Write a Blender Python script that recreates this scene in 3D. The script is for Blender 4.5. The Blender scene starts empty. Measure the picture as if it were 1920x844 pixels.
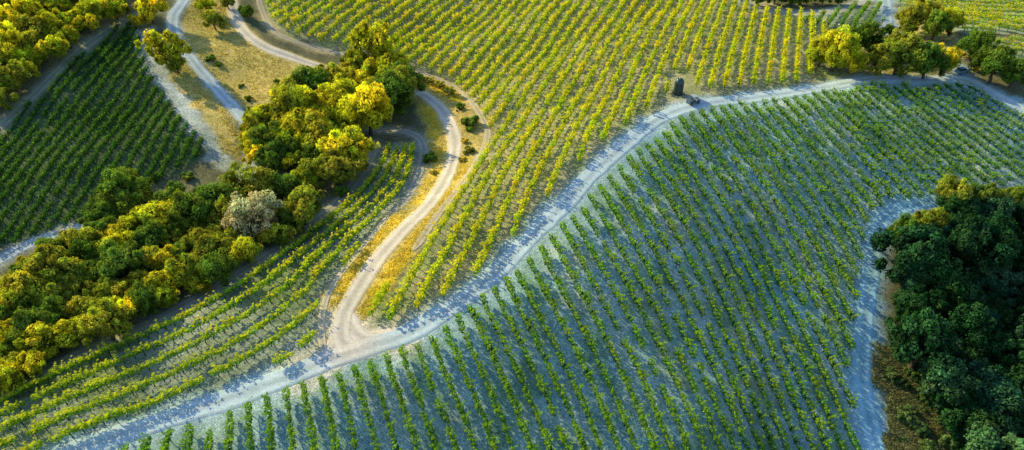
import bpy, math, random
import numpy as np
from mathutils import Vector
random.seed(7); rng=np.random.default_rng(7)
S=bpy.context.scene; COL=S.collection
S.view_settings.view_transform='Standard'; S.view_settings.look='None'; S.view_settings.exposure=0

# ---------------------------------------------------------------- terrain
P=math.radians(39); CZ=59.0; K=0.7
_x=np.linspace(-1500,1500,12001)
_y=np.interp(_x,[-1500,-200,-80,-40,-15,0,10,26,61,100,300,1500],[-60,-40,15,40,54,66,79,100,112,116,120,120])
k=np.exp(-0.5*(np.arange(-60,61)/24.)**2); k/=k.sum()
_y=np.convolve(np.pad(_y,60,mode='edge'),k,mode='valid'); _d=np.gradient(_y,_x)
def sp(a,w): return w*np.logaddexp(0,a/w)
def H(x,y):
    x=np.asarray(x,float); y=np.asarray(y,float)
    s=(np.interp(x,_x,_y)-y)/np.sqrt(1+np.interp(x,_x,_d)**2)
    h=-22*np.tanh(0.255*sp(s-4,4)/22)-7*np.tanh(0.09*sp(-s-4,4)/7)
    d2=(x+55.7)*-.76+(y-54.6)*.65
    h+=16*np.tanh(.18*sp(d2-8,5)/16)/(1+np.exp((x+18)/7))
    h+=0.4*np.sin(x*.11+1)*np.sin(y*.09)+.2*np.sin(x*.31+y*.17)+.22*np.sin(x*.19-y*.23+2)
    return h
cp,sn=math.cos(P),math.sin(P)
def G(px,py,dz=0.):
    """photo survey point -> world x,y on the terrain (dz above it)"""
    px=np.asarray(px,float);py=np.asarray(py,float)
    u=(px-960)/960*K; v=(422-py)/960*K
    dy=cp+v*sn; dzz=-sn+v*cp
    t=CZ/-dzz
    for _ in range(60):
        t=.5*t+.5*(CZ-dz-H(u*t,dy*t))/-dzz
    return u*t,dy*t
def PX(x,y,z):
    f=y*cp-(z-CZ)*sn; up=y*sn+(z-CZ)*cp
    f=np.where(f<1,1,f)
    return 960+x/f/K*960, 422-up/f/K*960, f
def inside(px,py,poly):
    r=np.zeros(np.shape(px),bool); n=len(poly)
    for i in range(n):
        x1,y1=poly[i];x2,y2=poly[(i+1)%n]
        if y1==y2: continue
        c=((y1>py)!=(y2>py))&(px<(x2-x1)*(py-y1)/(y2-y1)+x1)
        r^=c
    return r
def smooth(pts,n=8):
    p=np.array(pts,float); p=np.vstack([2*p[0]-p[1],p,2*p[-1]-p[-2]]); out=[]
    for i in range(1,len(p)-2):
        for t in np.linspace(0,1,n,endpoint=False):
            a,b,c,d=p[i-1:i+3]
            out.append(.5*((2*b)+(c-a)*t+(2*a-5*b+4*c-d)*t*t+(-a+3*b-3*c+d)*t**3))
    out.append(p[-2]); return np.array(out)
def resample(w,step):
    d=np.r_[0,np.cumsum(np.hypot(*np.diff(w,axis=0).T))]
    n=max(2,int(d[-1]/step)+1); s=np.linspace(0,d[-1],n)
    return np.c_[np.interp(s,d,w[:,0]),np.interp(s,d,w[:,1])]
def trace(pts,step=.5):
    q=smooth(pts); x,y=G(q[:,0],q[:,1]); return resample(np.c_[x,y],step)

# ---------------------------------------------------------------- layout
A=[(497,-60),(505,40),(560,72),(640,88),(760,120),(850,155),(895,200),(925,255),(905,305),(860,365),(800,445),(740,525),(695,595),(715,604),(785,592),(850,558),(902,511),(952,458),(1002,401),(1062,333),(1112,283),(1167,243),(1220,206),(1249,176),(1257,138),(1288,138),(1308,174),(1400,168),(1510,156),(1530,110),(1550,62),(1530,34),(1440,22),(1375,-5),(1370,-60)]
B=[(190,860),(300,822),(420,782),(520,749),(620,708),(700,680),(770,656),(850,614),(910,571),(971,514),(1032,454),(1083,397),(1134,343),(1194,291),(1244,245),(1290,221),(1350,206),(1440,196),(1550,179),(1650,166),(1700,169),(1830,166),(1880,194),(1925,234),(2100,330),(2100,440),(1925,345),(1850,355),(1790,345),(1750,368),(1690,385),(1650,390),(1622,420),(1610,500),(1599,590),(1590,700),(1600,780),(1612,960),(60,960)]
C=[(788,285),(775,345),(735,397),(690,450),(640,510),(600,556),(598,620),(590,650),(560,672),(480,706),(400,736),(290,772),(180,808),(90,842),(-90,922),(-90,784),(60,718),(180,658),(300,606),(420,545),(520,482),(600,422),(655,374),(695,325),(718,280)]
D=[(-80,305),(0,250),(100,160),(190,80),(248,35),(262,70),(278,130),(315,195),(375,262),(395,285),(330,325),(230,385),(110,430),(0,470),(-80,505)]
E1=[(1490,45),(1530,30),(1600,14),(1652,8),(1655,45),(1600,55),(1540,50)]
E2=[(1675,5),(1700,-30),(2000,-30),(2000,64),(1860,64),(1790,58),(1740,40)]
E3=[(1850,78),(2000,75),(2000,120),(1900,112)]
GRASS1=[(345,25),(360,0),(430,-10),(445,60),(490,90),(600,128),(560,160),(470,200),(440,200),(400,150),(360,100),(335,60)]
GRASS2=[(330,120),(350,110),(400,170),(445,215),(450,300),(420,290),(370,210),(320,150)]
GRASS3=[(770,130),(860,170),(912,240),(905,290),(850,365),(790,445),(720,530),(680,600),(655,600),(600,560),(640,515),(700,445),(745,390),(790,340),(800,280),(780,200)]
VERGE1=[(786,190),(806,200),(826,240),(830,290),(812,340),(776,388),(728,440),(682,495),(645,550),(630,595),(618,580),(636,525),(696,450),(744,395),(788,345),(805,290),(800,240)]
VERGE2=[(868,290),(880,300),(862,350),(812,420),(755,500),(705,575),(678,604),(672,580),(700,535),(745,475),(800,405),(845,350)]
VERGE3=[(770,140),(820,148),(858,172),(868,192),(840,188),(800,165),(770,158)]
PALE=[(245,60),(285,50),(290,110),(330,160),(380,220),(430,290),(430,330),(400,320),(350,240),(310,180),(270,130)]
F_UL=[(-30,-40),(255,-40),(240,0),(170,45),(85,110),(20,172),(-30,205)]
F_ML=[(-30,560),(0,540),(60,480),(170,430),(225,352),(300,366),(350,380),(400,358),(440,350),(520,332),(578,376),(562,412),(500,458),(398,512),(306,562),(186,615),(85,668),(0,718),(-30,736)]
F_GR=[(462,232),(500,208),(550,170),(600,150),(650,135),(690,110),(745,130),(755,185),(725,200),(665,225),(655,290),(630,330),(585,345),(540,320),(500,290),(462,285)]
F_R=[(1706,452),(1740,436),(1790,385),(1850,388),(1925,376),(1960,376),(1960,880),(1810,880),(1790,800),(1770,720),(1728,665),(1704,600),(1698,520)]
F_TR=[(1530,90),(1560,60),(1640,45),(1700,20),(1780,30),(1800,90),(1790,140),(1700,150),(1560,130)]
BANK=[(1635,640),(1690,660),(1740,720),(1765,800),(1780,900),(1665,900),(1640,800)]

ROADS={
 'main':([(40,895),(100,866),(170,836),(300,790),(420,750),(520,715),(610,678),(690,650),(760,628),(830,588),(890,545),(950,490),(1010,431),(1060,380),(1110,327),(1170,273),(1225,229),(1275,206),(1340,192),(1430,182),(1540,165),(1640,148),(1720,150),(1800,150),(1850,172),(1925,215),(2000,260)],1.4),
 'loop':([(690,652),(655,650),(638,628),(645,590),(668,545),(705,490),(752,435),(800,388),(836,335),(852,285),(848,245),(830,208),(800,182),(760,165),(700,150),(650,138),(600,125),(540,105),(490,85),(455,55),(438,20),(432,-40)],1.25),
 'join':([(648,580),(658,612),(690,636),(770,625)],1.3),
 'fork':([(560,700),(610,672),(634,640),(646,600)],1.1),
 'bypass':([(612,680),(604,632),(606,582),(626,532),(684,460),(730,402)],.4),
 'bench':([(484,-40),(490,15),(520,62),(600,92),(700,112),(800,140),(868,175),(905,222),(914,258),(893,305),(860,352),(815,412),(775,470)],.6),
 'upper':([(352,-40),(345,0),(325,32),(330,72),(360,112),(400,160),(450,215),(475,260),(470,320),(455,345)],1.15),
 'terrace':([(640,240),(690,243),(760,247),(792,268),(790,310),(765,370),(735,400)],.7),
 'edge':([(-60,775),(60,704),(190,645),(310,590),(430,523),(520,467),(600,408),(652,358),(690,305),(706,262)],.8),
 'east':([(1800,350),(1740,378),(1684,393),(1652,416),(1640,460),(1632,520),(1622,600),(1616,680),(1622,750),(1636,810),(1652,880)],1.15),
 'west':([(-60,515),(0,487),(45,462),(110,437),(190,412),(230,392)],1.0),
 'rim':([(-60,285),(0,238),(60,182),(130,112),(200,60),(255,28),(300,15)],.9),
 'north':([(1375,-25),(1395,5),(1445,20),(1530,25),(1600,8),(1640,-5),(1670,-30)],1.2),
 'spur':([(1655,-40),(1662,20),(1668,55),(1690,80),(1760,100),(1810,140)],1.3),
}
RW={k_:(trace(p),w) for k_,(p,w) in ROADS.items()}

# ---------------------------------------------------------------- node helpers
def mat(name):
    m=bpy.data.materials.new(name); m.use_nodes=True; nt=m.node_tree; nt.nodes.clear()
    o=nt.nodes.new('ShaderNodeOutputMaterial'); return m,nt,o
def N(nt,t,**kw):
    n=nt.nodes.new(t)
    for a,b in kw.items():
        if a in n.inputs.keys(): n.inputs[a].default_value=b
        else: setattr(n,a,b)
    return n
def mulcol(nt,a,b,fac=1.,mode='MULTIPLY'):
    m=nt.nodes.new('ShaderNodeMix'); m.data_type='RGBA'; m.blend_type=mode; m.inputs[0].default_value=fac
    for s,i in ((a,6),(b,7)):
        if isinstance(s,(tuple,list)): m.inputs[i].default_value=(*s,1) if len(s)==3 else s
        else: nt.links.new(s,m.inputs[i])
    return m.outputs[2]
def ramp(nt,src,stops):
    r=nt.nodes.new('ShaderNodeValToRGB'); e=r.color_ramp.elements
    while len(e)<len(stops): e.new(.5)
    for el,(p,c) in zip(e,stops):
        el.position=p; el.color=(*c,1)
    nt.links.new(src,r.inputs[0]); return r.outputs[0]
def noise(nt,scale,detail=4,rough=.6,vec=None):
    n=nt.nodes.new('ShaderNodeTexNoise'); n.inputs['Scale'].default_value=scale; n.inputs['Detail'].default_value=detail; n.inputs['Roughness'].default_value=rough
    if vec: nt.links.new(vec,n.inputs['Vector'])
    return n.outputs[0]
def simple(name,col,rough=.5,metal=0.,nz=8):
    m,nt,o=mat(name); b=N(nt,'ShaderNodeBsdfPrincipled'); b.inputs['Roughness'].default_value=rough; b.inputs['Metallic'].default_value=metal
    tc=N(nt,'ShaderNodeTexCoord')
    c=mulcol(nt,col,ramp(nt,noise(nt,nz,vec=tc.outputs['Object']),[(.3,(.7,.7,.7)),(.7,(1.1,1.1,1.1))]))
    nt.links.new(c,b.inputs['Base Color']); nt.links.new(b.outputs[0],o.inputs[0]); return m
def soil_mat(name,road=False):
    m,nt,o=mat(name); g=N(nt,'ShaderNodeNewGeometry'); at=N(nt,'ShaderNodeAttribute'); at.attribute_name='tint'
    pos=g.outputs['Position']
    c=mulcol(nt,at.outputs['Color'],ramp(nt,noise(nt,.35,5,.65,pos),[(.3,(.72,.76,.72)),(.7,(1.28,1.24,1.2))]),1 if not road else .4)
    c=mulcol(nt,c,ramp(nt,noise(nt,2.2,6,.75,pos),[(.33,(.58,.62,.6)),(.52,(1,1,1)),(.72,(1.45,1.4,1.32))]),.95 if not road else .35)
    sp_=noise(nt,7,3,.7,pos)
    c=mulcol(nt,c,ramp(nt,sp_,[(.36,(.45,.47,.45)),(.5,(1,1,1)),(.66,(1.65,1.6,1.5))]),.9 if not road else .3)
    b=N(nt,'ShaderNodeBsdfDiffuse'); nt.links.new(c,b.inputs['Color'])
    bm=N(nt,'ShaderNodeBump'); bm.inputs['Strength'].default_value=.6 if not road else .25; bm.inputs['Distance'].default_value=.1
    nt.links.new(noise(nt,3,8,.75,pos),bm.inputs['Height']); nt.links.new(bm.outputs[0],b.inputs['Normal'])
    nt.links.new(b.outputs[0],o.inputs[0]); return m
def leaf_mat(name,base,tr=.45,warm=(1.2,1.15,.5),var=.35):
    m,nt,o=mat(name); at=N(nt,'ShaderNodeAttribute'); at.attribute_name='tint'
    oi=N(nt,'ShaderNodeObjectInfo')
    v=ramp(nt,oi.outputs['Random'],[(0,(1-var,1-var*.7,1-var)),(.5,(1,1,1)),(1,(1+var,1+var*.6,1-var*.3))])
    c=mulcol(nt,at.outputs['Color'],base); c=mulcol(nt,c,v)
    d=N(nt,'ShaderNodeBsdfDiffuse'); t=N(nt,'ShaderNodeBsdfTranslucent')
    nt.links.new(c,d.inputs['Color']); nt.links.new(mulcol(nt,c,warm),t.inputs['Color'])
    mx=N(nt,'ShaderNodeMixShader'); mx.inputs[0].default_value=tr
    nt.links.new(d.outputs[0],mx.inputs[1]); nt.links.new(t.outputs[0],mx.inputs[2]); nt.links.new(mx.outputs[0],o.inputs[0]); return m

def npmesh(name,V,F,tint=None,mats=(),smooth_=False):
    me=bpy.data.meshes.new(name); V=np.asarray(V,np.float32); F=np.asarray(F,np.int32)
    me.vertices.add(len(V)); me.vertices.foreach_set('co',V.ravel())
    k_=F.shape[1]; me.loops.add(F.size); me.loops.foreach_set('vertex_index',F.ravel())
    me.polygons.add(len(F)); me.polygons.foreach_set('loop_start',np.arange(len(F),dtype=np.int32)*k_)
    me.polygons.foreach_set('loop_total',np.full(len(F),k_,np.int32))
    for m_ in mats: me.materials.append(m_)
    if smooth_: me.polygons.foreach_set('use_smooth',np.ones(len(F),bool))
    me.update(calc_edges=True)
    if tint is not None:
        a=me.attributes.new('tint','FLOAT_COLOR','POINT')
        a.data.foreach_set('color',np.c_[tint,np.ones(len(V))].astype(np.float32).ravel())
    return me
def obj(name,me,parent=None,**kw):
    o=bpy.data.objects.new(name,me); COL.objects.link(o)
    if parent: o.parent=parent
    for a,b in kw.items(): o[a]=b
    return o

# ---------------------------------------------------------------- ground sheet
def axis(lo,hi,step,far):
    c=np.arange(lo,hi+step/2,step); g=step*1.35**np.arange(1,60); g=np.cumsum(g); g=g[g<far]
    return np.r_[(lo-g)[::-1],c,hi+g]
gx=axis(-125,125,.5,2500); gy=axis(22,185,.5,2500)
X,Y=np.meshgrid(gx,gy); Z=H(X,Y)
def vnoise(x,y,sc,seed):
    r=np.random.default_rng(seed).random((256,256)); a=x/sc; b=y/sc; i=np.floor(a).astype(int); j=np.floor(b).astype(int)
    fa=a-i; fb=b-j; fa=fa*fa*(3-2*fa); fb=fb*fb*(3-2*fb); g=lambda p,q:r[p%256,q%256]
    return (g(i,j)*(1-fa)+g(i+1,j)*fa)*(1-fb)+(g(i,j+1)*(1-fa)+g(i+1,j+1)*fa)*fb
n1=vnoise(X,Y,2,1);n2=vnoise(X,Y,2,2);n3=vnoise(X,Y,9,3);n4=vnoise(X,Y,4,4)
ppx,ppy,_=PX(X,Y,Z); jx=ppx+(n1-.5)*22; jy=ppy+(n2-.5)*16
front=Y>5
col=np.empty(X.shape+(3,)); col[:]=(.20,.20,.12)
def paint(poly,c,c2=None):
    m=inside(jx,jy,poly)&front
    cc=np.array(c)[None]*np.ones((m.sum(),1))
    if c2 is not None:
        f=np.clip((n3[m]*.6+n4[m]*.4-.3)*2.4,0,1)[:,None]; cc=cc*(1-f)+np.array(c2)*f
    col[m]=cc
Aout=[(480,-200),(484,15),(515,60),(640,92),(800,135),(900,200),(930,260),(895,330),(780,490),(680,610),(800,620),(960,470),(1120,300),(1270,190),(1640,140),(1560,40),(1380,-10),(1380,-200)]
Bout=[(-100,1400),(0,890),(420,755),(690,655),(830,590),(1000,430),(1230,220),(1640,150),(1850,165),(2100,250),(2300,400),(1925,350),(1750,380),(1660,400),(1630,560),(1620,700),(1660,900),(1700,1400)]
paint(Aout,(.50,.46,.32),(.38,.40,.24)); paint(Bout,(.36,.60,.78),(.40,.56,.58))  # Bout soil: blue skylight of the shaded slope put into the ground colour
def drift(poly,c,thr,sc,seed,amt):
    m=inside(jx,jy,poly)&front
    a=(X*.96+Y*.28);b=(-X*.28+Y*.96)
    f=np.clip((vnoise(a/ .55,b/2.2,sc,seed)*.6+vnoise(a,b,sc*.4,seed+1)*.4-thr)*4,0,1)*amt
    col[m]=col[m]*(1-f[m][:,None])+np.array(c)*f[m][:,None]
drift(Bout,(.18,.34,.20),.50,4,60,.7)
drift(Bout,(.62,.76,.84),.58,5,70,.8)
drift([(1000,520),(1250,330),(1400,330),(1560,480),(1560,700),(1400,800),(1250,700)],(.58,.54,.36),.48,5,80,.5)
drift(Aout,(.28,.36,.12),.48,4,90,.7)
paint(C,(.42,.45,.42),(.30,.34,.24)); paint([(-90,800),(60,690),(300,580),(420,520),(520,460),(600,395),(660,350),(700,280),(800,260),(800,330),(640,520),(600,660),(420,755),(90,870),(-90,950)],(.36,.42,.40),(.21,.28,.15))
paint(D,(.14,.20,.11),(.08,.14,.055))
for g_ in (GRASS1,GRASS2): paint(g_,(.76,.60,.22),(.54,.48,.16))
paint(GRASS3,(.74,.58,.20),(.62,.50,.18)); 
for g_ in (VERGE1,VERGE2,VERGE3): paint(g_,(.95,.70,.08),(.90,.64,.09))
paint(PALE,(.60,.68,.72),(.46,.50,.44))
for f_ in (F_UL,F_ML,F_GR): paint(f_,(.10,.11,.035),(.05,.07,.02))
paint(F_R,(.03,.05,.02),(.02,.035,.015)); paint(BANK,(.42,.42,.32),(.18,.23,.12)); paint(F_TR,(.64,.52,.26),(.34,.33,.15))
for e_ in (E1,E2,E3): paint(e_,(.34,.42,.34),(.24,.32,.18))
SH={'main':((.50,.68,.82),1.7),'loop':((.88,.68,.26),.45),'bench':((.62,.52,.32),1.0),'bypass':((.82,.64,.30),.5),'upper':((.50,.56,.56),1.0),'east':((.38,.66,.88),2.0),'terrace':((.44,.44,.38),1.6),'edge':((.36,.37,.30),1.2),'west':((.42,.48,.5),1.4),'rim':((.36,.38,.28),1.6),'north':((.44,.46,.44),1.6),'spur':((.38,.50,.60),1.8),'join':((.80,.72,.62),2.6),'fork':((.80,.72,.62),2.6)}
fl=np.c_[X.ravel(),Y.ravel()]
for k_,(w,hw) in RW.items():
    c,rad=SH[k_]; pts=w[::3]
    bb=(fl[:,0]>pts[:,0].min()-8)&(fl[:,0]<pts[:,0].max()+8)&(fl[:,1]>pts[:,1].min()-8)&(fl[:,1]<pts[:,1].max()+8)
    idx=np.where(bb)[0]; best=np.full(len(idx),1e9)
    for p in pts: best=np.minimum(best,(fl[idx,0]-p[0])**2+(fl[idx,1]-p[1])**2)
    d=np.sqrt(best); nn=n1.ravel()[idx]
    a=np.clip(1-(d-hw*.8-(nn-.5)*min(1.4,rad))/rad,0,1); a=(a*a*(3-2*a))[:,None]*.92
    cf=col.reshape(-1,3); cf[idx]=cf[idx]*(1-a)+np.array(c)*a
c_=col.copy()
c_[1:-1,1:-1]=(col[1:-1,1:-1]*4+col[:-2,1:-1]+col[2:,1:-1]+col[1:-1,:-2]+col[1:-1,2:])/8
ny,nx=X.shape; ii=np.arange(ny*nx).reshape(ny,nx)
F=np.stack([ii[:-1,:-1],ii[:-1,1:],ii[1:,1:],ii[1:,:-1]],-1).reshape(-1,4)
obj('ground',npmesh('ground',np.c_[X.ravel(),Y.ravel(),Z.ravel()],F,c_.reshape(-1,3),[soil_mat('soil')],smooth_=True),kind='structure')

# ---------------------------------------------------------------- roads
rm=soil_mat('road_dust',True)
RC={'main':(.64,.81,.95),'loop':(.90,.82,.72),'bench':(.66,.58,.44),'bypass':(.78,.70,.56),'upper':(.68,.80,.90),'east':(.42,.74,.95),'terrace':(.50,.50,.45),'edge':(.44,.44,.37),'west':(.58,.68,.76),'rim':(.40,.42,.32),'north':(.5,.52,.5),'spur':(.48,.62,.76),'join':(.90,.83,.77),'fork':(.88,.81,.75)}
NR=len(RW)
for ri,(k_,(w,hw)) in enumerate(RW.items()):
    t=np.gradient(w,axis=0); t/=np.hypot(t[:,0],t[:,1])[:,None]; nrm=np.c_[-t[:,1],t[:,0]]
    cr=np.linspace(-1,1,13); L=np.arange(len(w))*.5
    wl=hw*(1+.05*np.sin(L*.4+ri)+.09*(vnoise(L,L*0,1.6,ri+20)-.5)*2); wr=hw*(1+.05*np.sin(L*.33+2*ri)+.09*(vnoise(L,L*0,1.8,ri+40)-.5)*2)
    endt=np.clip(np.minimum(L,L[-1]-L)/1.6,0.05,1)**.5
    wl=wl*endt; wr=wr*endt
    V=[];T=[]
    for c in cr:
        ww=np.where(c<0,wl,wr)*c; x=w[:,0]+nrm[:,0]*ww; y=w[:,1]+nrm[:,1]*ww
        edge=abs(c)>.99
        z=H(x,y)+(0.022+(NR-ri)*.0035 if not edge else -.012)
        V.append(np.c_[x,y,z])
        track=math.exp(-((abs(c)-.5)/.2)**2); mid=math.exp(-(c/.2)**2)
        b=.84+.2*track-.16*mid*vnoise(x,y,3,5)+.14*(vnoise(x,y,1.5,9)-.5)
        base=np.array(RC[k_])[None]*b[:,None]
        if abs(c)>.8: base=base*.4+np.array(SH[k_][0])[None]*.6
        if k_ in('main','loop'):
            jx0,jy0=G(650,645); q=np.exp(-(((x-jx0)**2+(y-jy0)**2)/14.)**1)[:,None]
            base=base*(1-q)+np.array((.92,.84,.78))*b[:,None]*q
        T.append(base)
    V=np.stack(V,1).reshape(-1,3);T=np.stack(T,1).reshape(-1,3)
    n=len(w); m=len(cr); ii=np.arange(n*m).reshape(n,m)
    F=np.stack([ii[:-1,:-1],ii[1:,:-1],ii[1:,1:],ii[:-1,1:]],-1).reshape(-1,4)[:,::-1]
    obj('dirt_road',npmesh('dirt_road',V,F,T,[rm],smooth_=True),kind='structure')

# ---------------------------------------------------------------- leaf clouds
def leaves(c,nrm,size,jit,r):
    n=len(c); nn=nrm+r.normal(0,jit,(n,3)); nn/=np.linalg.norm(nn,axis=1)[:,None]+1e-9
    a=np.cross(nn,r.normal(0,1,(n,3))); a/=np.linalg.norm(a,axis=1)[:,None]+1e-9; b=np.cross(nn,a)
    s=np.asarray(size)[:,None]
    V=np.stack([c-a*s,c-b*s*.62+nn*s*.12,c+a*s,c+b*s*.62+nn*s*.12],1).reshape(-1,3)
    return V,np.arange(4*n).reshape(n,4)
def tube(pts,rad,seg=7):
    pts=np.array(pts,float);V=[];F=[]
    for i,p in enumerate(pts):
        t=pts[min(i+1,len(pts)-1)]-pts[max(i-1,0)]; t/=np.linalg.norm(t)
        a=np.cross(t,(.3,1,.2)); a/=np.linalg.norm(a); b=np.cross(t,a)
        for j in range(seg):
            q=2*math.pi*j/seg; V.append(p+(a*math.cos(q)+b*math.sin(q))*rad[i])
    for i in range(len(pts)-1):
        for j in range(seg):
            k2=(j+1)%seg; F.append((i*seg+j,i*seg+k2,(i+1)*seg+k2,(i+1)*seg+j))
    return V,F
bark=simple('bark',(.12,.09,.065),.9,nz=5)
CZT=.86
def trunk_mesh(seed):
    r=random.Random(seed); V=[];F=[]
    def add(p,rad,s=7):
        v,f=tube(p,rad,s); o=len(V); V.extend(v); F.extend([tuple(i+o for i in q) for q in f])
    lx,ly=r.uniform(-.08,.08),r.uniform(-.08,.08)
    add([(0,0,-.15),(0,0,.06),(lx*.5,ly*.5,.25),(lx,ly,.45),(lx,ly,.85)],[.12,.09,.075,.06,.02])
    for i in range(6):
        a=i*1.05+r.uniform(-.3,.3); R=r.uniform(.45,.7); z=r.uniform(.7,1.1); z0=r.uniform(.2,.45)
        add([(lx*.6,ly*.6,z0),(math.cos(a)*R*.45,math.sin(a)*R*.45,(z0+z)/2+.05),(math.cos(a)*R,math.sin(a)*R,z)],[.045,.03,.01],5)
    return npmesh('trunk',V,F,None,[bark],smooth_=True)
def crown_mesh(seed,nl=17,per=430,leaf=.046,sparse=False,cz=CZT,flat=.82):
    r=np.random.default_rng(seed); C_=[];R_=[]
    ecc=r.uniform(.78,1.25); sk=r.uniform(-.3,.3,2)
    for i in range(nl):
        a=i*2.39996+r.uniform(-.8,.8); zz=1-(i+.5)/nl*1.5
        q=math.sqrt(max(0,1-zz*zz)); rad=r.choice([r.uniform(.15,.25),r.uniform(.26,.42)])
        d=np.array([q*math.cos(a)*ecc,q*math.sin(a)/ecc,zz*flat])*(1-rad*.8)*r.uniform(.7,1.25)
        d[0]+=sk[0]*d[2];d[1]+=sk[1]*d[2]
        C_.append(d);R_.append(rad)
    C_.append(np.array([0,0,.0]));R_.append(.6)
    C_=np.array(C_);R_=np.array(R_)
    Vs=[];Fs=[];Ts=[];o=0
    for i in range(len(R_)):
        n=int(per*(R_[i]/.33)**1.3) if i<nl else 380
        d=r.normal(0,1,(n,3)); d/=np.linalg.norm(d,axis=1)[:,None]
        kk=r.normal(0,1,(8,3)); kk/=np.linalg.norm(kk,axis=1)[:,None]
        bump=np.max(d@kk.T,axis=1); rr=R_[i]*(.50+.58*bump**3+r.normal(0,.1,n))
        c=C_[i]+d*rr[:,None]*np.array([1,1,.9])
        dist=np.linalg.norm(c[:,None]-C_[None],axis=2)/R_[None]; dist[:,i]=9
        keep=(dist.min(1)>.68)&(c[:,2]>-cz*.92)
        c=c[keep];dd=d[keep];bb=bump[keep]
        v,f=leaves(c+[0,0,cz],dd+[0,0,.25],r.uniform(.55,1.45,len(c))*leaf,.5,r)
        lb=r.uniform(.8,1.2); br=lb*(.32+.80*bb**2)*r.uniform(.65,1.35,len(c))*(.78+.45*np.clip(c[:,2],-1,1))  # shade painted into leaf tint: darker creases and lower parts, brighter tops
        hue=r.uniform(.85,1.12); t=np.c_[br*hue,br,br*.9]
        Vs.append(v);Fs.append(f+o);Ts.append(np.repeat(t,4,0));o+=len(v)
    if not sparse:
        import bmesh
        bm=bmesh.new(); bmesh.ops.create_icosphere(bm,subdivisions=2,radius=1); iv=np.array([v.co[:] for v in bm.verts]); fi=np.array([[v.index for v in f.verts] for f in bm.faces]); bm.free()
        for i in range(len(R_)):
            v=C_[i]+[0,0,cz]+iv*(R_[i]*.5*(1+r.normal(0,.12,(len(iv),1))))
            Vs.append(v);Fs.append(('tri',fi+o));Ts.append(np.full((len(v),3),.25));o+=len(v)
    V=np.concatenate(Vs);T=np.concatenate(Ts)
    quads=np.concatenate([f for f in Fs if not isinstance(f,tuple)]); tris=[f[1] for f in Fs if isinstance(f,tuple)]
    me=bpy.data.meshes.new('crown')
    me.vertices.add(len(V)); me.vertices.foreach_set('co',V.astype(np.float32).ravel())
    tri=np.concatenate(tris) if tris else np.zeros((0,3),int)
    li=np.r_[quads.ravel(),tri.ravel()].astype(np.int32); me.loops.add(len(li)); me.loops.foreach_set('vertex_index',li)
    tot=np.r_[np.full(len(quads),4),np.full(len(tri),3)].astype(np.int32); st=np.r_[0,np.cumsum(tot)[:-1]].astype(np.int32)
    me.polygons.add(len(tot)); me.polygons.foreach_set('loop_start',st); me.polygons.foreach_set('loop_total',tot)
    me.update(calc_edges=True)
    a_=me.attributes.new('tint','FLOAT_COLOR','POINT'); a_.data.foreach_set('color',np.c_[T,np.ones(len(V))].astype(np.float32).ravel())
    me.materials.append(None); return me
TM=[trunk_mesh(i) for i in range(4)]
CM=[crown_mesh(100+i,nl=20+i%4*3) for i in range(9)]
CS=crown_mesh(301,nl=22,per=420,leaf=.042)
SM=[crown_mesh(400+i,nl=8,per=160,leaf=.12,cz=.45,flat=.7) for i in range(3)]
M_oak=leaf_mat('oak_leaves_sun_tint',(.80,.82,.07),.54,(1.2,1.12,.5),var=.25)  # warm low-sun glow put into the leaf base colour
M_olive=leaf_mat('olive_oak_leaves',(.50,.55,.08),.5,(1.2,1.12,.5),var=.28)
M_green=leaf_mat('green_oak_leaves',(.25,.39,.07),.45,var=.25)
M_dark=leaf_mat('oak_leaves_shade_tint',(.040,.13,.055),.25,(1.1,1.1,.6),.5)  # shade of the right-hand woodland put into the leaf base colour
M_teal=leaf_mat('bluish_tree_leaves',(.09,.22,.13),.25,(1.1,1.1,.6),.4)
M_pale=leaf_mat('pale_flowering_leaves',(.88,.80,.50),.35,(1.0,1,.8),.08)
M_dry=leaf_mat('dry_shrub_leaves',(.70,.64,.12),.3)
LAB={'oak':('golden-lit round evergreen oak tree in dense hillside woodland',M_oak),
 'olive':('olive green spreading oak tree in warm evening light',M_olive),
 'green':('green broad-crowned oak tree beside the vineyard rows',M_green),
 'dark':('dark green shaded oak tree in thick woodland',M_dark),
 'teal':('bluish green shaded oak tree in thick woodland',M_teal),
 'pale':('pale beige flowering buckeye tree among green oaks',M_pale)}
def tree(px,py,r,kind='oak',grp=None,tall=None):
    X0,Y0=G(px,py,0.); f=PX(X0,Y0,H(X0,Y0))[2]; R=float(r*f*K/960); z=tall or random.uniform(.8,1.3)
    for _ in range(3):
        X0,Y0=G(px,py,CZT*R*z); f=PX(X0,Y0,H(X0,Y0)+R)[2]; R=float(r*f*K/960)
    e=bpy.data.objects.new('oak_tree' if kind!='pale' else 'buckeye_tree',None); COL.objects.link(e)
    e.empty_display_size=.3
    e.location=(float(X0),float(Y0),float(H(X0,Y0))); a=random.uniform(.88,1.15)
    e.scale=(R*a,R/a,R*z); e.rotation_euler=(0,0,random.uniform(0,6.28))
    e['label']=LAB[kind][0]; e['category']='tree'; e['group']=grp or 'oak trees on the vineyard hillside'
    t=obj('trunk',random.choice(TM),e)
    c=obj('crown',CS if kind=='pale' else random.choice(CM),e)
    c.material_slots[0].link='OBJECT'; c.material_slots[0].material=LAB[kind][1]
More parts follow.
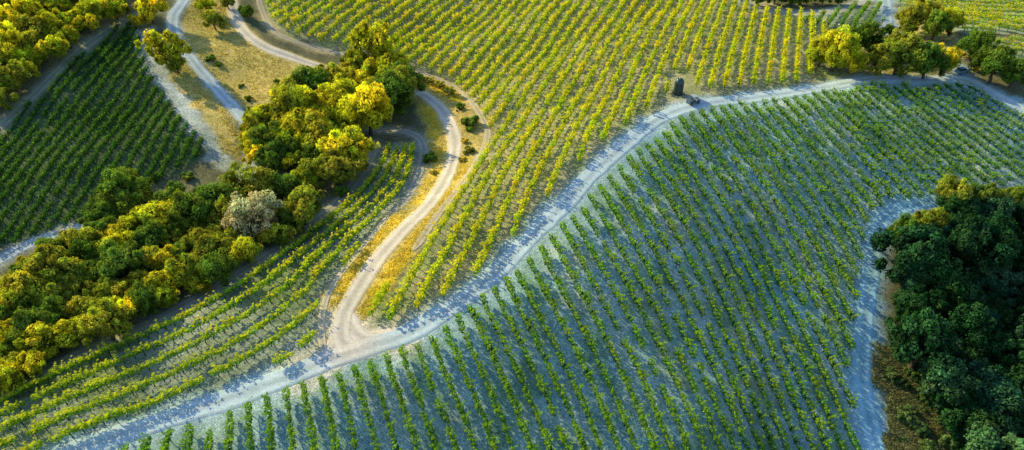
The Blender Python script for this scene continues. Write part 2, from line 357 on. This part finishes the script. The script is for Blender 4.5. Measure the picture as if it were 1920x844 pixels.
def forest(poly,r0,r1,kinds,sp_,grp,tries=6000,seed=1,avoid=()):
    r=random.Random(seed); xs=[p[0] for p in poly];ys=[p[1] for p in poly];got=[]
    for _ in range(tries):
        x=r.uniform(min(xs),max(xs));y=r.uniform(min(ys),max(ys))
        if not inside(np.array([x]),np.array([y]),poly)[0]: continue
        q=r0+(r1-r0)*r.random()**1.4
        if any(math.hypot(x-a,y-b)<c+q*.4 for a,b,c in avoid): continue
        if all(((x-a)**2+((y-b)*1.3)**2)**.5>sp_*(q+c) for a,b,c in got): got.append((x,y,q))
    for x,y,q in got: tree(x,y,q,r.choice(kinds),grp)
    return len(got)
AV=[(476,408,38)]
nt_=[forest(F_UL,20,38,['oak','oak','olive'],.60,'oaks in the hilltop woodland',seed=2),
forest(F_ML,26,50,['oak','olive','green','olive'],.52,'oaks in the ravine woodland',seed=3,avoid=AV),
forest(F_GR,26,50,['olive','green','oak'],.50,'oaks in the grove beside the road',seed=4),
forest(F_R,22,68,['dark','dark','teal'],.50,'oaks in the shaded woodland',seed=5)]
print('trees',nt_)
for x,y,r,kd in [(700,84,40,'oak'),(668,114,28,'olive'),(735,122,30,'oak'),(745,165,36,'olive'),(590,255,46,'olive'),(560,200,40,'oak'),(280,18,30,'oak'),(308,92,36,'oak'),(330,120,18,'olive'),(400,38,18,'olive'),(385,8,18,'oak'),(462,22,14,'green'),(425,2,14,'olive')]: tree(x,y,r,kd,'oaks beside the winding dirt road',1.45 if x==700 else None)
for x,y,r in [(1570,93,44),(1540,102,26),(1605,76,30),(1645,76,36),(1600,115,28),(1690,104,44),(1722,30,36),(1757,48,30),(1742,116,36),(1772,112,28),(1650,114,28),(1830,85,30),(1870,122,36),(1905,138,30),(1850,100,24),(1783,38,22),(1700,50,18)]: tree(x,y,r,random.choice(['olive','oak','olive','green','oak']) if x<1800 else 'green','oaks around the farm clearing',random.uniform(1.0,1.3))
for x in (1425,1455,1485,1515,1545,1575): tree(x,-4+random.uniform(-5,3),17,'green','oaks around the farm clearing')
tree(476,405,50,'pale')
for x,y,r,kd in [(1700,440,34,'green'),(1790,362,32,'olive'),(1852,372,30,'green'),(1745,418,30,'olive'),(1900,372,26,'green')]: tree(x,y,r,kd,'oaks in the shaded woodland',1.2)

def shrub(px,py,r,m,lab):
    x,y=G(px,py,.5); f=PX(x,y,H(x,y))[2]; R=float(r*f*K/960)
    o=obj('shrub',random.choice(SM)); o.material_slots[0].link='OBJECT'; o.material_slots[0].material=m
    o.location=(float(x),float(y),float(H(x,y))); o.scale=(R,R*random.uniform(.75,1.2),R*random.uniform(.7,1)); o.rotation_euler=(0,0,random.uniform(0,6))
    o['label']=lab; o['category']='shrub'; o['group']='shrubs on the hillside banks'
for x,y,r in [(880,232,20),(862,200,10),(806,295,14),(395,108,10),(408,119,7),(465,182,9),(450,158,6),(700,130,14),(560,142,9),(520,150,7),(640,360,16),(350,330,12),(290,330,14),(240,350,14)]:
    shrub(x,y,r,M_green,'rounded green shrub on dry grassy bank')
for x,y,r in [(845,172,13),(826,160,12),(806,150,11),(788,145,9),(870,262,8),(878,280,11),(868,296,8),(812,320,8),(1810,100,8),(1830,130,8)]:
    shrub(x,y,r,M_dry,'low dry yellow-green shrub beside a dirt track')
M_bank=leaf_mat('bank_shrub_leaves',(.15,.25,.10),.3)
rr_=random.Random(3)
for i in range(30):
    y=rr_.uniform(645,842); x0=1665+(y-640)*.10; x1=1715+(y-640)*.40; x=rr_.uniform(x0,x1)
    shrub(x,y,rr_.uniform(7,17),M_bank,'scrubby green shrub on a bare shaded bank')

# ---------------------------------------------------------------- vines
PAL={'A':((.95,.95,.04),(.30,.52,.04)),'B':((.36,.62,.04),(.05,.21,.03)),'C':((.84,.92,.05),(.12,.36,.03)),'D':((.15,.34,.035),(.04,.15,.025))}  # per block: sunlight painted into the upper leaf colour, shade into the lower
def vine(seed,pal,n,leaf):
    r=np.random.default_rng(seed); u=r.uniform(-1,1,n)
    ang=r.uniform(0,2*math.pi,n); q=r.uniform(.3,1,n)**.5
    wx=.41*(1-.45*u*u)*r.uniform(.85,1.2)
    c=np.c_[u*.76,np.cos(ang)*q*wx,1.02+np.sin(ang)*q*.5*(1-.35*u*u)]
    nrm=np.c_[u*.3,np.cos(ang),np.sin(ang)+.4]
    k_=int(n*.18); sh=r.integers(0,6,k_); base=r.uniform(-.7,.7,6); sd=r.choice([-1,1],6)*r.uniform(.3,.78,6); tt=r.uniform(.3,1,k_)
    c2=np.c_[base[sh]+r.normal(0,.06,k_)+tt*.15,sd[sh]*tt+r.normal(0,.05,k_),1.35+tt*.4-.3*tt*tt*abs(sd[sh])+r.normal(0,.05,k_)]
    c=np.r_[c,c2]; nrm=np.r_[nrm,np.tile([0,0,1.],(k_,1))]
    v,f=leaves(c,nrm,r.uniform(.7,1.3,len(c))*leaf,.5,r)
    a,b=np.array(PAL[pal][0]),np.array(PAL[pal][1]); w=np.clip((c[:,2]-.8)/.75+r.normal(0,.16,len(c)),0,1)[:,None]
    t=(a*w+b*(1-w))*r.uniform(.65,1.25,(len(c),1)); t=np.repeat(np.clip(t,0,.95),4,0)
    tv,tf=tube([(0,0,-.05),(.03,.02,.5),(0,0,1.05)],[.06,.05,.04],4); 
    V=np.r_[v,np.array(tv)]; F=np.r_[f,np.array(tf)+len(v)]; T=np.r_[t,np.full((len(tv),3),.06)]
    return V,F,T
M_vine=leaf_mat('vine_leaves',(1,1,1),.5,(1.22,1.12,.6),.12)
vines=[]
def place_row(w,poly,key,step,sc):
    w=resample(w,step)
    if len(w)<3: return
    w=w+rng.normal(0,.045,w.shape); t=np.gradient(w,axis=0)
    px,py,f=PX(w[:,0],w[:,1],H(w[:,0],w[:,1]))
    m=inside(px,py,poly)&(rng.random(len(w))>.025)
    for i in np.where(m)[0]: vines.append((w[i,0],w[i,1],math.atan2(t[i,1],t[i,0])+random.uniform(-.1,.1),key,sc*random.uniform(.8,1.15)))
def parallel(poly,key,p1,p2,gap,step,sc,off=0):
    a=np.array(G(*p1));b=np.array(G(*p2)); d=(b-a)/np.linalg.norm(b-a); n=np.array([-d[1],d[0]])
    q=np.array(poly,float); wx,wy=G(q[:,0],q[:,1]); W=np.c_[wx,wy]
    s=(W-a)@n; l=(W-a)@d
    for o in np.arange(s.min(),s.max(),gap):
        L=np.arange(l.min()-3,l.max()+3,.5); bend=1.2*np.sin(L*.03+o*.01)
        place_row(a+np.outer(L,d)+np.outer(o+off+bend,n),poly,key,step,sc)
def guided(poly,key,guides,gap,step,sc):
    Gs=[]
    for g in guides:
        q=smooth(g,10); x,y=G(q[:,0],q[:,1]); w=np.c_[x,y]; d=np.r_[0,np.cumsum(np.hypot(*np.diff(w,axis=0).T))]; s=np.linspace(0,d[-1],120)
        Gs.append(np.c_[np.interp(s,d,w[:,0]),np.interp(s,d,w[:,1])])
    for a,b in zip(Gs[:-1],Gs[1:]):
        t=np.gradient(a,axis=0); t/=np.hypot(t[:,0],t[:,1])[:,None]; nn=np.c_[-t[:,1],t[:,0]]
        sep=np.median(abs(((b-a)*nn).sum(1))); n=max(1,round(sep/gap))
        for i in range(n):
            place_row(a+(b-a)*i/n,poly,key,step,sc)
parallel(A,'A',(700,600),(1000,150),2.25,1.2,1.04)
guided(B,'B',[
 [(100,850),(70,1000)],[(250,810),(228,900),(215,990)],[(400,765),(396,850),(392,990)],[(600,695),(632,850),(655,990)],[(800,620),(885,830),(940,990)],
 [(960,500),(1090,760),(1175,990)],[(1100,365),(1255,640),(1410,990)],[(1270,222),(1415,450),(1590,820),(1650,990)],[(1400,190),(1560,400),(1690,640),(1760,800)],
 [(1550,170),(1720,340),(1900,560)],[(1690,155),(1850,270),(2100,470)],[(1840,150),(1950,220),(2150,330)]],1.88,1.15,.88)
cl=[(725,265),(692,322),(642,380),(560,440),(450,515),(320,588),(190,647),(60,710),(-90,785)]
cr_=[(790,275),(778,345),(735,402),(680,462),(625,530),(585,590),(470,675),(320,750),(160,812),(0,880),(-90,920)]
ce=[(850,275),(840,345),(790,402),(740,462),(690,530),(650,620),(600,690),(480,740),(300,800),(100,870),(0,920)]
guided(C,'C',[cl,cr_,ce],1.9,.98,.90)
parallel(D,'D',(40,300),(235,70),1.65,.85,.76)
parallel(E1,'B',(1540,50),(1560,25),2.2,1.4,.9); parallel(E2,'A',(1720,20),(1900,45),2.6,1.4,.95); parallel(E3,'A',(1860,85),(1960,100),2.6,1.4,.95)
va=np.array([(v[0],v[1]) for v in vines]); vz=H(va[:,0],va[:,1]); px,py,f=PX(va[:,0],va[:,1],vz+1)
vis=(px>5)&(px<1915)&(py>5)&(py<838); order=np.argsort(np.where(vis,f,1e9)); ind=set(order[:300].tolist())
print('VINES',len(vines))
VM={};VN={}
for key in PAL:
    VM[key]=[vine(50+i*7,key,76,.17) for i in range(6)]
    VN[key]=[]
    for i in range(6):
        V,F,T=vine(900+i*7,key,170,.12); VN[key].append(npmesh('grape_vine',V,F,T,[M_vine]))
Vs=[];Fs=[];Ts=[];o=0
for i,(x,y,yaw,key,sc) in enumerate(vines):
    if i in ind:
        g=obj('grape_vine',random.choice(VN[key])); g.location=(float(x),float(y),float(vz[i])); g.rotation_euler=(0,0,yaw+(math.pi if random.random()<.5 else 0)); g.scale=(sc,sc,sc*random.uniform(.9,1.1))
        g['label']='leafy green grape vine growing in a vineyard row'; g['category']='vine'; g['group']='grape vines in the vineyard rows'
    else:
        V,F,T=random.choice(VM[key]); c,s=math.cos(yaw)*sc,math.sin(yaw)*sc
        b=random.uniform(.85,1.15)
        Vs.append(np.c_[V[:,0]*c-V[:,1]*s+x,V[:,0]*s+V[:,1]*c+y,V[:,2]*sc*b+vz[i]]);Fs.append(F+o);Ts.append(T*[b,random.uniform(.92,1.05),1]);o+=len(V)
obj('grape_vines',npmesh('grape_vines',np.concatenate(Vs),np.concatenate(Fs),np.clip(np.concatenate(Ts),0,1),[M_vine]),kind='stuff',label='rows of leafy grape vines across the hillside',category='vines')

# ---------------------------------------------------------------- dry grass
def grass(poly,n,c1,c2,h,out):
    xs=[p[0] for p in poly];ys=[p[1] for p in poly]
    x=rng.uniform(min(xs),max(xs),n);y=rng.uniform(min(ys),max(ys),n); m=inside(x,y,poly); wx,wy=G(x[m],y[m]); 
    keep=np.ones(len(wx),bool)
    for k_,(w,hw) in RW.items():
        for p in w[::3]: keep&=((wx-p[0])**2+(wy-p[1])**2)>(hw*.98)**2
    dens=vnoise(wx,wy,3,77)>.25; keep&=dens
    out.append((wx[keep],wy[keep],c1,c2,h))
gr=[]
grass(GRASS3,5000,(.92,.78,.2),(.64,.58,.14),.22,gr)
for g_,n_ in ((VERGE1,8000),(VERGE2,8000),(VERGE3,1500)): grass(g_,n_,(1.0,.86,.13),(.94,.78,.12),.22,gr)
grass(GRASS1,4500,(.90,.76,.24),(.60,.58,.16),.22,gr); grass(GRASS2,2500,(.9,.76,.24),(.58,.56,.16),.22,gr)
grass(BANK,6000,(.55,.5,.24),(.18,.26,.10),.35,gr); grass(F_TR,3000,(.8,.66,.24),(.42,.42,.14),.22,gr)
Vs=[];Ts=[]
for wx,wy,c1,c2,h in gr:
    for rep in range(3):
        n=len(wx); x=wx+rng.normal(0,.14,n);y=wy+rng.normal(0,.14,n);z=H(x,y)-.02
        a=rng.uniform(0,6.28,n); w=.08; ln=h*rng.uniform(.5,1.3,n)
        p0=np.c_[x-np.cos(a)*w,y-np.sin(a)*w,z];p1=np.c_[x+np.cos(a)*w,y+np.sin(a)*w,z]
        tip=np.c_[x+rng.normal(0,.26,n),y+rng.normal(0,.26,n),z+ln]
        Vs.append(np.stack([p0,p1,tip],1).reshape(-1,3)); q=rng.random((n,1)); c=(np.array(c1)*q+np.array(c2)*(1-q))*rng.uniform(.75,1.15,(n,1)); Ts.append(np.repeat(c,3,0))
V=np.concatenate(Vs);T=np.clip(np.concatenate(Ts),0,.95)
obj('dry_grass',npmesh('dry_grass',V,np.arange(len(V)).reshape(-1,3),T,[leaf_mat('dry_grass_blades',(1,1,1),.5,(1.0,.97,.7),.02)]),kind='stuff',label='golden dry grass along the track banks',category='grass')

# ---------------------------------------------------------------- tank and vehicles
import bmesh
def bmesh_obj(name,build,m,parent=None,smooth_=False):
    bm=bmesh.new(); build(bm); me=bpy.data.meshes.new(name); bm.to_mesh(me); bm.free(); me.materials.append(m)
    if smooth_:
        for p in me.polygons: p.use_smooth=True
    o=obj(name,me,parent); return o
def lathe(prof,seg=24):
    def f(bm):
        rings=[[bm.verts.new((r*math.cos(2*math.pi*i/seg),r*math.sin(2*math.pi*i/seg),z)) for i in range(seg)] for r,z in prof]
        for a,b in zip(rings[:-1],rings[1:]):
            for i in range(seg): bm.faces.new((a[i],a[(i+1)%seg],b[(i+1)%seg],b[i]))
        bm.faces.new(rings[0][::-1]); bm.faces.new(rings[-1])
    return f
def boxf(x0,x1,y0,y1,z0,z1,bev=.03):
    def f(bm):
        r=bmesh.ops.create_cube(bm,size=1)
        for v in r['verts']: v.co=((x0+x1)/2+v.co.x*(x1-x0),(y0+y1)/2+v.co.y*(y1-y0),(z0+z1)/2+v.co.z*(z1-z0))
        if bev: bmesh.ops.bevel(bm,geom=bm.edges[:],offset=bev,segments=2,affect='EDGES')
    return f
def prism(prof,hw,bev=.05):
    def f(bm):
        a=[bm.verts.new((x,-hw,z)) for x,z in prof]; b=[bm.verts.new((x,hw,z)) for x,z in prof]
        bm.faces.new(a); bm.faces.new(b[::-1]); n=len(a)
        for i in range(n): bm.faces.new((a[i],b[i],b[(i+1)%n],a[(i+1)%n]))
        bmesh.ops.recalc_face_normals(bm,faces=bm.faces[:])
        if bev: bmesh.ops.bevel(bm,geom=bm.edges[:],offset=bev,segments=2,affect='EDGES')
    return f
tankm=simple('tank_green_plastic',(.02,.05,.05),.35); rub=simple('tyre_rubber',(.02,.02,.02),.8); steel=simple('dull_steel',(.45,.47,.48),.4,.7); glass=simple('dark_window_glass',(.03,.04,.05),.08)
def root(name,px,py,yaw,label,cat,dz=0.):
    x,y=G(px,py); e=bpy.data.objects.new(name,None); COL.objects.link(e); e.location=(float(x),float(y),float(H(x,y))+dz); e.rotation_euler=(0,0,yaw); e['label']=label; e['category']=cat; return e
e=root('water_tank',1271,176,0,'dark green dome-topped water tank standing beside dirt road','water tank'); e.scale=(.78,.78,1.0)
bmesh_obj('tank_body',lathe([(1.02,-.1),(1.02,.05),(.98,.1),(.98,.7),(1.0,.73),(.98,.76),(.98,1.4),(1.0,1.43),(.98,1.46),(.98,2.0)]),tankm,e)
bmesh_obj('tank_roof',lathe([(.98,2.0),(.93,2.3),(.8,2.55),(.55,2.74),(.25,2.83)]),simple('tank_roof_paler',(.05,.10,.11),.25),e,True)  # roof a paler green than the tank body
bmesh_obj('hatch',lathe([(.22,2.8),(.22,2.92),(.18,2.95)]),steel,e)
bmesh_obj('outlet_pipe',boxf(.95,1.5,-.05,.05,.15,.25,.02),steel,e)
def wheels(e,xs,y,r,w):
    for x in xs:
        for s in (-1,1):
            e2=bpy.data.objects.new('wheel',None); COL.objects.link(e2); e2.parent=e; e2.location=(x,s*y,r); e2.rotation_euler=(math.pi/2,0,0)
            bmesh_obj('tyre',lathe([(r*.8,-w/2),(r,-w/3),(r,w/3),(r*.8,w/2)],16),rub,e2)
            bmesh_obj('rim',lathe([(r*.55,-w/2-.01),(r*.55,w/2+.01)],12),steel,e2)
def car(px,py,yaw,colr,label,sc=1):
    e=root('parked_car',px,py,yaw,label,'car'); e.scale=(sc,)*3
    p=simple('car_paint',colr,.3)
    bmesh_obj('body',prism([(-2.1,.35),(2.1,.35),(2.15,.75),(1.9,.9),(1.0,1.0),(-1.9,1.02),(-2.15,.8)],.86),p,e)
    bmesh_obj('cabin',prism([(-1.75,1.0),(.95,.98),(.35,1.42),(-1.3,1.45)],.74,.04),glass,e)
    bmesh_obj('roof',boxf(-1.28,.32,-.68,.68,1.44,1.5),p,e)
    for s in (-1,1):
        bmesh_obj('headlight',boxf(2.08,2.17,s*.6-.15,s*.6+.15,.66,.8,.02),steel,e)
    wheels(e,(-1.3,1.35),.8,.33,.22)
car(1803,136,.4,(.16,.36,.62),'small blue car parked in shade under oaks',.62)
e=root('utility_vehicle',1299,194,.5,'small dark utility vehicle with cargo bed beside water tank','utility vehicle'); e.scale=(.85,)*3
dk=simple('dark_vehicle_paint',(.10,.17,.24),.4)
bmesh_obj('body',prism([(-1.2,.35),(1.2,.35),(1.3,.6),(1.2,.8),(.5,.9),(.3,.6),(-.2,.6),(-.25,.75),(-1.25,.75)],.62),dk,e)
bmesh_obj('seat',boxf(-.3,.15,-.5,.5,.76,.92),rub,e); bmesh_obj('canopy',boxf(-.45,.6,-.6,.6,1.6,1.66),simple('canopy_light',(.45,.56,.62),.5),e)
for x in (-.4,.55):
    for s in (-1,1): bmesh_obj('canopy_post',boxf(x-.025,x+.025,s*.55-.025,s*.55+.025,.7,1.61,0),steel,e)
bmesh_obj('cargo_bed',boxf(-1.28,-.45,-.6,.6,.76,1.0),dk,e); wheels(e,(-.85,.85),.6,.3,.22)

# ---------------------------------------------------------------- light, camera
sd=Vector((-.80,.60,0)).normalized(); el=math.radians(27); sdir=Vector((sd.x*math.cos(el),sd.y*math.cos(el),math.sin(el)))
L=bpy.data.lights.new('sun','SUN'); L.energy=5; L.angle=math.radians(.5); L.color=(1,.83,.40)
lo=bpy.data.objects.new('sun',L); COL.objects.link(lo); lo.rotation_euler=(-sdir).to_track_quat('-Z','Y').to_euler()
W=bpy.data.worlds.new('World'); S.world=W; W.use_nodes=True; nt=W.node_tree
sk=nt.nodes.new('ShaderNodeTexSky'); sk.sky_type='NISHITA'; sk.sun_disc=False; sk.sun_elevation=el; sk.sun_rotation=math.atan2(sd.x,sd.y)
sk.ozone_density=3.5; sk.dust_density=.6; sk.air_density=1.3
nt.links.new(sk.outputs[0],nt.nodes['Background'].inputs[0]); nt.nodes['Background'].inputs[1].default_value=.15
cam=bpy.data.cameras.new('camera'); cam.sensor_width=36; cam.lens=18/K; cam.clip_end=6000
co=bpy.data.objects.new('camera',cam); COL.objects.link(co); co.location=(0,0,CZ); co.rotation_euler=(math.pi/2-P,0,0); S.camera=co
